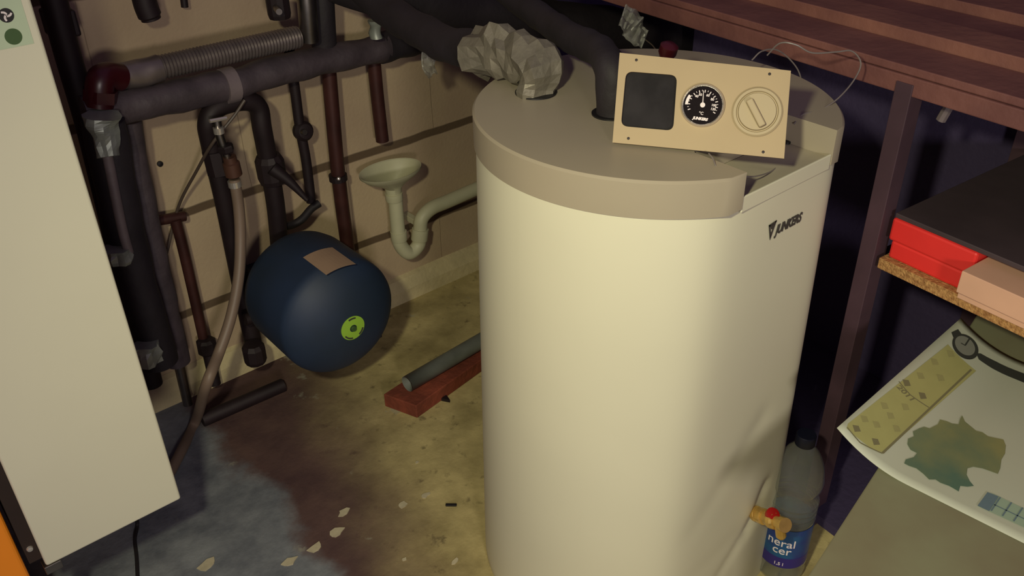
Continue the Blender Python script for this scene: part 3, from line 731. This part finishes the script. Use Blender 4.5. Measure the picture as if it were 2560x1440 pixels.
# ------------------------------------------------------------ things on the floor behind the tank
a = onz(1018, 960, .055); b = onz(1215, 845, .055)
d = (b-a).normalized(); b2 = a+d*.50
bt = obj('plastic_tube', bmesh.new(), 'pipe_grey'); 
bm = bmesh.new(); add_tube(bm, [a, b2], .019, seg=28, smooth=False, n=4, caps=False)
add_tube(bm, [a, b2], .0165, seg=28, smooth=False, n=4, caps=False)
bm.verts.ensure_lookup_table()
n0 = 28*5
for k in range(28):
    bm.faces.new((bm.verts[k], bm.verts[(k+1) % 28], bm.verts[n0+(k+1) % 28], bm.verts[n0+k]))
bm.to_mesh(bt.data); bm.free()
for p in bt.data.polygons: p.use_smooth = True
tag(bt, 'grey plastic tube lying on the red brick board behind the tank', 'pipe')
q = [onz(958, 985, .036), onz(1040, 1015, .036), onz(1230, 880, .036), onz(1150, 860, .036)]
bm = prism([(p.x, p.y) for p in q], 0, .036)
bmesh.ops.bevel(bm, geom=bm.edges[:], offset=.002, segments=1, affect='EDGES')
o = obj('brick_slab', bm, 'brick'); tag(o, 'red brown brick slab on the floor under the grey tube', 'slab')
q = onz(1108, 1000, .0)
o = obj('tile_shard', prism([(q.x-.012, q.y+.012), (q.x+.014, q.y+.016), (q.x+.006, q.y-.018)], 0, .008), 'iron'); tag(o, 'small dark shard beside the brick slab', 'shard')
o = obj('metal_pin', box((-.011, -.003, 0), (.011, .003, .004), .001, Matrix.Translation(onz(1128, 1264, 0)) @ Matrix.Rotation(radians(-42), 4, 'Z')), 'black'); tag(o, 'tiny black pin on the bare floor left of the tank', 'pin')
random.seed(4)
FL = [(1042, 1156, .005, 'tiny white flake on its own in the middle of the floor'), (1005, 1262, .012, 'bright white flake left of the black pin'), (1065, 1238, .010, 'pale flake just above the bright white one left of the pin'),
      (860, 1280, .014, 'pointed pale flake, left of the bright pair'), (842, 1332, .016, 'broad beige flake below the pointed one'), (787, 1370, .017, 'ragged grey flake near the bottom of the photo, right of the bluish ones'),
      (722, 1405, .016, 'bluish white flake at the bottom edge'), (1137, 1404, .009, 'bright flake at the bottom edge close to the tank'), (1012, 1398, .005, 'tiny flake at the bottom edge between the bigger ones'), (520, 1412, .018, 'pale green grey flake at the bottom, nearest the white cabinet')]
for px, py, s, lab in FL:
    c = onz(px, py, 0); n_ = 9; poly = []
    for k in range(n_):
        a = 2*pi*k/n_; r_ = s*random.uniform(.5, 1.1); poly.append((c.x+r_*cos(a)*1.1, c.y+r_*sin(a)*.75))
    o = obj('plaster_flake', prism(poly, 0, .0018), 'flake'); tag(o, lab, 'plaster flake', 'plaster flakes on the floor')

# ------------------------------------------------------------ white cabinet
BY = 1.15; bl = ony(118, 1420, BY); br = ony(453, 1245, BY); zb = (bl.z+br.z)/2
cb = thing('heating_cabinet', 'tall white sheet metal heating cabinet at the left edge', 'boiler', (bl.x, BY, zb))
obj('casing', box((bl.x, BY, zb), (br.x, BY+.30, 1.75), .004, None, 3), 'cabinet', cb)
obj('side_gap', box((bl.x-.018, BY+.012, zb+.01), (bl.x-.0005, BY+.30, 1.74)), 'gap', cb, label='dark recess along the left side')
c = ony(140, 1432, BY+.01)
obj('bottom_clip', box((c.x-.012, BY+.0, zb-.016), (c.x+.012, BY+.02, zb-.0005), .001), 'steel', cb)
c = ony(62, 1380, BY+.01)
obj('side_screw', lathe([(0, 0), (.005, 0), (.004, .003), (0, .004)], 12, frame((bl.x-.010, BY+.012, c.z), (0, -1, 0))), 'chrome', cb)
obj('wall_frame', box((bl.x+.03, BY+.295, 1.35), (br.x-.06, YW, 1.65), .003), 'iron', cb)
s0 = ony(78, 118, BY); 
sx1 = ony(70, 60, BY).x
zs0, zs1 = ony(35, 118, BY).z, ony(35, -40, BY).z
st = obj('energy_sticker', box((bl.x+.002, BY-.0008, zs0), (sx1, BY-.0001, zs1)), 'sticker', cb, label='pale green sticker with round symbols')
def disc(c, r, y, m, nm, par, th=.0004):
    return obj(nm, lathe([(0, 0), (r, 0), (r, th), (0, th)], 40, frame((c.x, y, c.z), (0, -1, 0), (1, 0, 0))), m, par)
c2 = ony(33, 91, BY); disc(c2, abs(ony(55, 91, BY).x-c2.x)*1.02, BY-.0008, 'sticker_green', 'green_dot', st)
c1 = ony(15, 38, BY); r1 = abs(ony(34, 38, BY).x-c1.x)*1.05; disc(c1, r1, BY-.0008, 'black', 'black_dot', st)
bm = bmesh.new()
for k in range(3):
    a = radians(90+120*k+15); pts_ = []
    for i in range(7):
        t_ = i/6; rr = r1*.75*t_; aa = a+1.1*t_; pts_.append((rr*cos(aa), rr*sin(aa), i))
    for (x_, y_, i), (x2_, y2_, j) in zip(pts_, pts_[1:]):
        d_ = Vector((x2_-x_, y2_-y_)); 
        if d_.length < 1e-6: continue
        nn = Vector((-d_.y, d_.x)).normalized()*r1*(.20-.012*i)
        prism([(x_+nn.x, y_+nn.y), (x2_+nn.x*.9, y2_+nn.y*.9), (x2_-nn.x*.9, y2_-nn.y*.9), (x_-nn.x, y_-nn.y)], .0005, .0007, bm=bm)
bmesh.ops.transform(bm, matrix=frame((c1.x, BY-.0008, c1.z), (0, -1, 0), (0, 0, 1)), verts=bm.verts)
obj('swirl_mark', bm, 'white_print', st)
# orange housing to its left
oe = ony(75, 1440, BY+.02).x
ob = thing('orange_housing', 'orange metal housing left of the white cabinet, cut by the frame', 'cabinet', (oe-.3, BY+.02, 0))
obj('casing', box((oe-.55, BY+.02, .04), (oe, BY+.5, 1.3), .006, None, 3), 'orange', ob)
obj('plinth', box((oe-.54, BY+.04, 0), (oe-.01, BY+.49, .04)), 'iron', ob)
# cable from under the cabinet
o = obj('power_cable', tube([Vector((.150, BY+.10, .25)), onz(338, 1295, .03), onz(337, 1350, .006), onz(342, 1400, .004), onz(346, 1500, .004)], .0035, seg=8), 'rubber', None, True)
tag(o, 'thin black cable on the floor coming from under the white cabinet', 'cable')

# ------------------------------------------------------------ bottle
BX, BYb = 1.062, .533; br_ = .0425
bt = thing('water_bottle', 'clear plastic water bottle with blue label and dark cap beside the tank', 'bottle', (BX, BYb, 0))
Mb = Matrix.Translation((BX, BYb, 0))
outer = [(0, .004), (.02, .002), (.032, 0), (.038, .004), (.0415, .012), (br_, .022), (br_-.002, .034), (br_, .040), (br_, .044)]
outer += [(br_-.0012, .046), (br_-.0012, .138), (br_, .142)]
for i in range(4): outer += [(br_, .146+.012*i), (br_-.003, .152+.012*i)]
outer += [(.036, .196), (.038, .205), (br_, .214), (br_+.001, .226), (br_-.001, .240), (.0385, .255), (.033, .270), (.026, .283), (.018, .293), (.0145, .298), (.0135, .303), (.0135, .312)]
inner = [(max(r-.0007, .0), z+(.0008 if z < .03 else 0)) for r, z in outer][::-1]
obj('bottle_body', lathe(outer+inner[:-1]+[(0, .0055)], 56, Mb, caps=False), 'clear', bt, True)
obj('cap', lathe([(.0142, .300), (.0160, .300), (.0163, .302), (.0163, .318), (.0150, .3205), (0, .321)] , 36, Mb, caps=False), 'cap', bt, True)
lb = obj('label', lathe([(br_-.0008, .046), (br_-.0003, .046), (br_-.0003, .137), (br_-.0008, .137)], 64, Mb, caps=False), 'label_blue', bt, True, label='blue paper label')
obj('label_band', lathe([(br_-.0004, .0462), (br_-.0001, .0462), (br_-.0001, .070), (br_-.0004, .070)], 64, Mb, caps=False), 'label_violet', lb, True)
vd = atan2(-BYb, -BX)      # towards the viewer
def wrap(z0, dang):
    def f(co):
        a = vd+dang+co.x/br_; r_ = br_+.0002+co.z; return Vector((BX+r_*cos(a), BYb+r_*sin(a), z0+co.y))
    return f
for word, sz_, z_, da_ in (('neral', .025, .098, -.10), ('cer', .025, .080, -.02), ('1,5 l', .010, .052, -.05)):
    obj('label_lettering', text_mesh(word, sz_, None, bold=.0001, extrude=.0002, align='CENTER', warp=wrap(z_, da_)), 'white_print', lb)

# ------------------------------------------------------------ right side: shelf, planks, crates
SA = Vector((1.188, .540, 0)); sd = Vector((-.0935, -1, 0)).normalized(); se = Vector((-sd.y, sd.x, 0))
if se.x < 0: se = -se
SM = Matrix(((sd.x, se.x, 0, SA.x), (sd.y, se.y, 0, SA.y), (0, 0, 1, 0), (0, 0, 0, 1)))   # local x: along the front edge to the viewer's right, y: deeper
sh = thing('storage_shelf', 'dark shelf rack with a raw chipboard shelf, right of the tank', 'shelf', tuple(SA))
obj('chipboard_shelf', box((.0, 0, .582), (1.1, .42, .60), .001, SM), 'chip', sh)
obj('post', box((-.035, -.002, 0), (-.008, .03, .872), .001, SM), 'post', sh)
obj('post', box((-.035, .40, 0), (-.008, .43, .872), .001, SM), 'post', sh)
obj('post', box((1.102, .40, 0), (1.13, .43, .872), .001, SM), 'post', sh)
obj('top_rail', box((-.9, .0, .855), (1.13, .03, .882), .002, SM), 'wood', sh)
obj('top_rail', box((-.9, .38, .855), (1.13, .41, .872), .002, SM), 'dark_board', sh)
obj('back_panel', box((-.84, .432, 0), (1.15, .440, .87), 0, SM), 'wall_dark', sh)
obj('added_dark_board', box((-1.03, -.01, .03), (-.036, .43, .05), 0, SM), 'wall_dark', sh)  # dark boards added to hide lit floor, in place of the shade there
obj('added_dark_board', box((-.036, -.01, .03), (.10, .43, .05), 0, SM), 'wall_dark', sh)
obj('side_rail', box((-.034, .03, .560), (-.01, .40, .580), .001, SM), 'dark_board', sh)
PL = [(.004, .100, .882, .894, 'wood', 'reddish plank, front one on the rack'), (.1015, .178, .894, .912, 'wood2', 'reddish plank with a bright front edge, second from the front'),
      (.180, .285, .884, .900, 'wood', 'reddish plank lying lower, third from the front'), (.288, .430, .884, .916, 'wood2', 'wide raised reddish plank, fourth from the front'), (.435, .62, .884, .905, 'wood', 'reddish plank at the back of the rack')]
for i, (ya, yb, za, zc, m_, lab) in enumerate(PL):
    o = obj('plank', box((-1.0-.07*i, ya, .8825 if i else .8825), (1.1, yb, zc), .0015, SM), m_)
    tag(o, lab, 'plank', 'wooden planks on top of the rack')
pa = onx(2390, 235, 1.28); pb = onx(2352, 300, 1.28)
o = obj('pale_bracket', tube([pa, pb], .0075, seg=8, smooth=False), 'lagging_grey', None); tag(o, 'short pale grey bracket hanging under the planks', 'bracket')
# crates
for i, (z0, z1, ins, lab) in enumerate(((.600, .630, .004, 'bright red flat box, lower of the two on the chipboard shelf'), (.6305, .668, 0, 'bright red flat box under the dark panel, upper of the two on the shelf'))):
    t = thing('red_box', lab, 'box', tuple(SM @ Vector((.1, .1, z0))), 'red flat boxes on the shelf')
    obj('box_side', box((.002+ins, .008+ins, z0), (.138, .38, z1), .004, SM), 'crate_red', t)
SI = SM.inverted()
for i, (z0, z1, px, py, px2, py2, lab) in enumerate(((.6005, .620, 2400, 715, 2450, 700, 'beige carton jutting out under the dark panel beside the red boxes, lower one'), (.6205, .655, 2405, 677, 2450, 655, 'beige carton jutting out beside the red boxes, upper one under the dark panel'))):
    c = SI @ onz(px, py, z1)
    o = obj('carton', box((c.x, c.y, z0), (1.02, .36, z1), .001, SM), 'carton'); tag(o, lab, 'carton', 'beige cartons on the shelf')
    cx_left = c.x if i == 0 else cx_left
o = obj('dark_panel', box((.004, .010, .6685), (1.03, .40, .676), .001, SM), 'crate_top'); tag(o, 'dark flat panel lying over the red boxes and beige cartons', 'panel')

# ------------------------------------------------------------ low table with calendar poster
TZ = .48
ta = onz(2440, 790, TZ); tb_ = onz(2020, 1440, TZ); td = (ta-tb_).normalized(); tn = Vector((td.y, -td.x, 0))
TM = Matrix(((td.x, tn.x, 0, tb_.x), (td.y, tn.y, 0, tb_.y), (0, 0, 1, 0), (0, 0, 0, 1)))
tb = thing('low_table', 'low pale grey green table at the bottom right under the poster', 'table', (tb_.x, tb_.y, 0))
LT = .62
obj('tabletop', box((0, 0, TZ-.022), (LT+.15, .46, TZ), .002, TM), 'table', tb)
obj('apron', box((.06, .06, TZ-.09), (LT+.08, .08, TZ-.022), 0, TM), 'dark_board', tb)
for x, y in ((.05, .05), (LT+.08, .05), (.05, .38), (LT+.08, .38)):
    obj('leg', box((x, y, 0), (x+.035, y+.035, TZ-.022), .002, TM), 'dark_board', tb)
# poster sheet
LIFT = .040
pt = onz(2402, 797, TZ+.034); pl = onz(2092, 1072, TZ+.034); pr_ = onz(2560, 1357, TZ+.002); pl.z = pt.z = pr_.z = 0
U = (pl-pt); v0 = (pr_-pl); V = v0.normalized()
UL = U.length; VL = .50
Un = U.normalized()
def psurf(u, v, off=0):
    """u along the left edge from the top corner, v away from it (metres)"""
    lift = .034*max(0, 1-v/.10)**2 if v < .10 else 0
    return pt + Un*u + V*v + Vector((0, 0, TZ+.0016+lift+off))
den = Un.x*V.y-Un.y*V.x
def puv(px, py):
    z = TZ+.0016
    for _ in range(12):
        q = onz(px, py, z)-pt; u = (q.x*V.y-q.y*V.x)/den; v = (Un.x*q.y-Un.y*q.x)/den
        z = z*.5+.5*(psurf(0, max(v, 0)).z)
    return (u, v)
bm = bmesh.new(); NU, NV = 24, 50; gr_ = []
for i in range(NU+1):
    gr_.append([bm.verts.new(psurf(UL*i/NU, VL*j/NV)) for j in range(NV+1)])
for i in range(NU):
    for j in range(NV): bm.faces.new((gr_[i][j], gr_[i+1][j], gr_[i+1][j+1], gr_[i][j+1]))
ps_ = obj('calendar_poster', bm, 'paper', None, True); md = ps_.modifiers.new('thick', 'SOLIDIFY'); md.thickness = .0006; md.offset = -1
tag(ps_, 'white wall calendar sheet with a map print curling over the table edge', 'poster')
def decal(name, poly_uv, m, off, par=ps_, cuts=True):
    bm = bmesh.new(); vs_ = [bm.verts.new((u, v, 0)) for u, v in poly_uv]
    for tr in tessellate_polygon([[Vector((u, v, 0)) for u, v in poly_uv]]): bm.faces.new([vs_[i] for i in tr])
    if cuts:
        for k in range(1, 40):
            vv = VL*k/NV
            bmesh.ops.bisect_plane(bm, geom=bm.verts[:]+bm.edges[:]+bm.faces[:], plane_co=(0, vv, 0), plane_no=(0, 1, 0))
    for v in bm.verts: v.co = psurf(v.co.x, v.co.y, off)
    return obj(name, bm, m, par)
def dpx(name, pts, m, off, par=ps_): return decal(name, [puv(*p) for p in pts], m, off, par)
dpx('calendar_block', [(2370, 862), (2440, 928), (2208, 1133), (2178, 1122), (2116, 1072), (2120, 1060)], 'print_yellow', .0008)
def bar(a, b, wv, nm, m, off):
    a = Vector(puv(*a)); b = Vector(puv(*b)); d_ = (b-a).normalized(); q = Vector((-d_.y, d_.x))*wv
    return decal(nm, [(a+q)[:], (b+q)[:], (b-q)[:], (a-q)[:]], m, off)
bar((2428, 925), (2206, 1134), .0014, 'rule_line', 'print_line', .0010)
bar((2247, 955), (2275, 988), .001, 'rule_line', 'print_line', .0010); bar((2275, 988), (2322, 1020), .001, 'rule_line', 'print_line', .0010)
bar((2118, 1070), (2150, 1108), .001, 'rule_line', 'print_line', .0010); bar((2150, 1108), (2206, 1135), .001, 'rule_line', 'print_line', .0010)
for k, (cx_, cy_) in enumerate(((2265, 958), (2305, 990), (2140, 1072), (2188, 1105), (2262, 1018), (2225, 1040), (2190, 1062), (2300, 940), (2335, 905), (2350, 945), (2240, 1072), (2160, 1048), (2375, 885), (2210, 1015))):
    s = 9; o_ = 13
    dpx('month_block', [(cx_-s, cy_-s*.9), (cx_+s*.7, cy_-s*1.1+4), (cx_+s*1.3, cy_+s*.9), (cx_-s*.4, cy_+s)], 'print_yellow_dark' if k > 3 else 'print_line', .0011)
MAP = [(2405, 1040), (2412, 1055), (2428, 1068), (2440, 1078), (2456, 1082), (2470, 1092), (2488, 1096), (2508, 1100), (2514, 1115), (2512, 1135), (2503, 1150), (2500, 1172), (2494, 1186), (2478, 1180), (2455, 1172), (2432, 1168), (2418, 1172), (2416, 1188), (2424, 1204), (2434, 1216), (2418, 1218), (2400, 1216), (2396, 1230), (2386, 1224), (2372, 1216), (2350, 1208), (2338, 1200), (2322, 1200), (2308, 1186), (2290, 1172), (2272, 1166), (2260, 1160), (2264, 1150), (2284, 1144), (2292, 1134), (2276, 1126), (2268, 1112), (2270, 1098), (2284, 1092), (2282, 1080), (2298, 1072), (2310, 1068), (2324, 1072), (2344, 1062), (2350, 1050), (2366, 1054), (2380, 1060), (2396, 1062), (2400, 1048)]
dpx('map_print', MAP, 'map', .0010)
dpx('chart_print', [(2468, 1232), (2484, 1236), (2640, 1312), (2620, 1348), (2443, 1266)], 'print_pale', .0010)
dpx('chart_print', [(2468, 1232), (2496, 1243), (2472, 1280), (2443, 1266)], 'print_blue', .0014)
for k in range(1, 5): bar((2443+28*k+6, 1266+13*k), (2468+28*k+4, 1232+13*k), .0008, 'rule_line', 'print_blue', .0016)
bar((2456, 1250), (2620, 1328), .0008, 'rule_line', 'print_blue', .0016)
# wrist watch picture
wa = Vector(puv(2412, 866)); 
def ell(cx_, cy_, rx, ry, an, n_=30):
    out = []
    for k in range(n_):
        a = 2*pi*k/n_; x_ = rx*cos(a); y_ = ry*sin(a); out.append((cx_+x_*cos(an)-y_*sin(an), cy_+x_*sin(an)+y_*cos(an)))
    return out
dpx('watch_print', ell(2413, 868, 37, 27, .75), 'watch_dark', .0010)
dpx('watch_print', ell(2412, 866, 29, 20, .75), 'watch_face', .0014)
dpx('watch_print', [(2378, 832), (2395, 824), (2405, 838), (2386, 852)], 'watch_dark', .0009)
dpx('watch_print', [(2440, 884), (2447, 900), (2480, 922), (2560, 958), (2640, 990), (2650, 975), (2560, 935), (2490, 905), (2452, 885)], 'watch_dark', .0009)
bar((2412, 866), (2424, 848), .001, 'rule_line', 'watch_dark', .0018); bar((2412, 866), (2402, 860), .001, 'rule_line', 'watch_dark', .0018)
ya = Vector(puv(2240, 968)); yb = Vector(puv(2268, 996)); dd = (yb-ya)
sc = dd.length/.075
def wp(co): 
    q = Vector((co.x, co.y)); d_ = dd.normalized(); nn = Vector((d_.y, -d_.x)); 
    p = ya+d_*q.x+nn*q.y*-1
    return psurf(p.x, p.y, .0012+co.z)
bm = text_mesh('2011', .016*max(.8, min(1.6, dd.length/.034)), None, shear=.2, bold=.0002, extrude=.0001, warp=wp)
obj('year_lettering', bm, 'print_line', ps_)
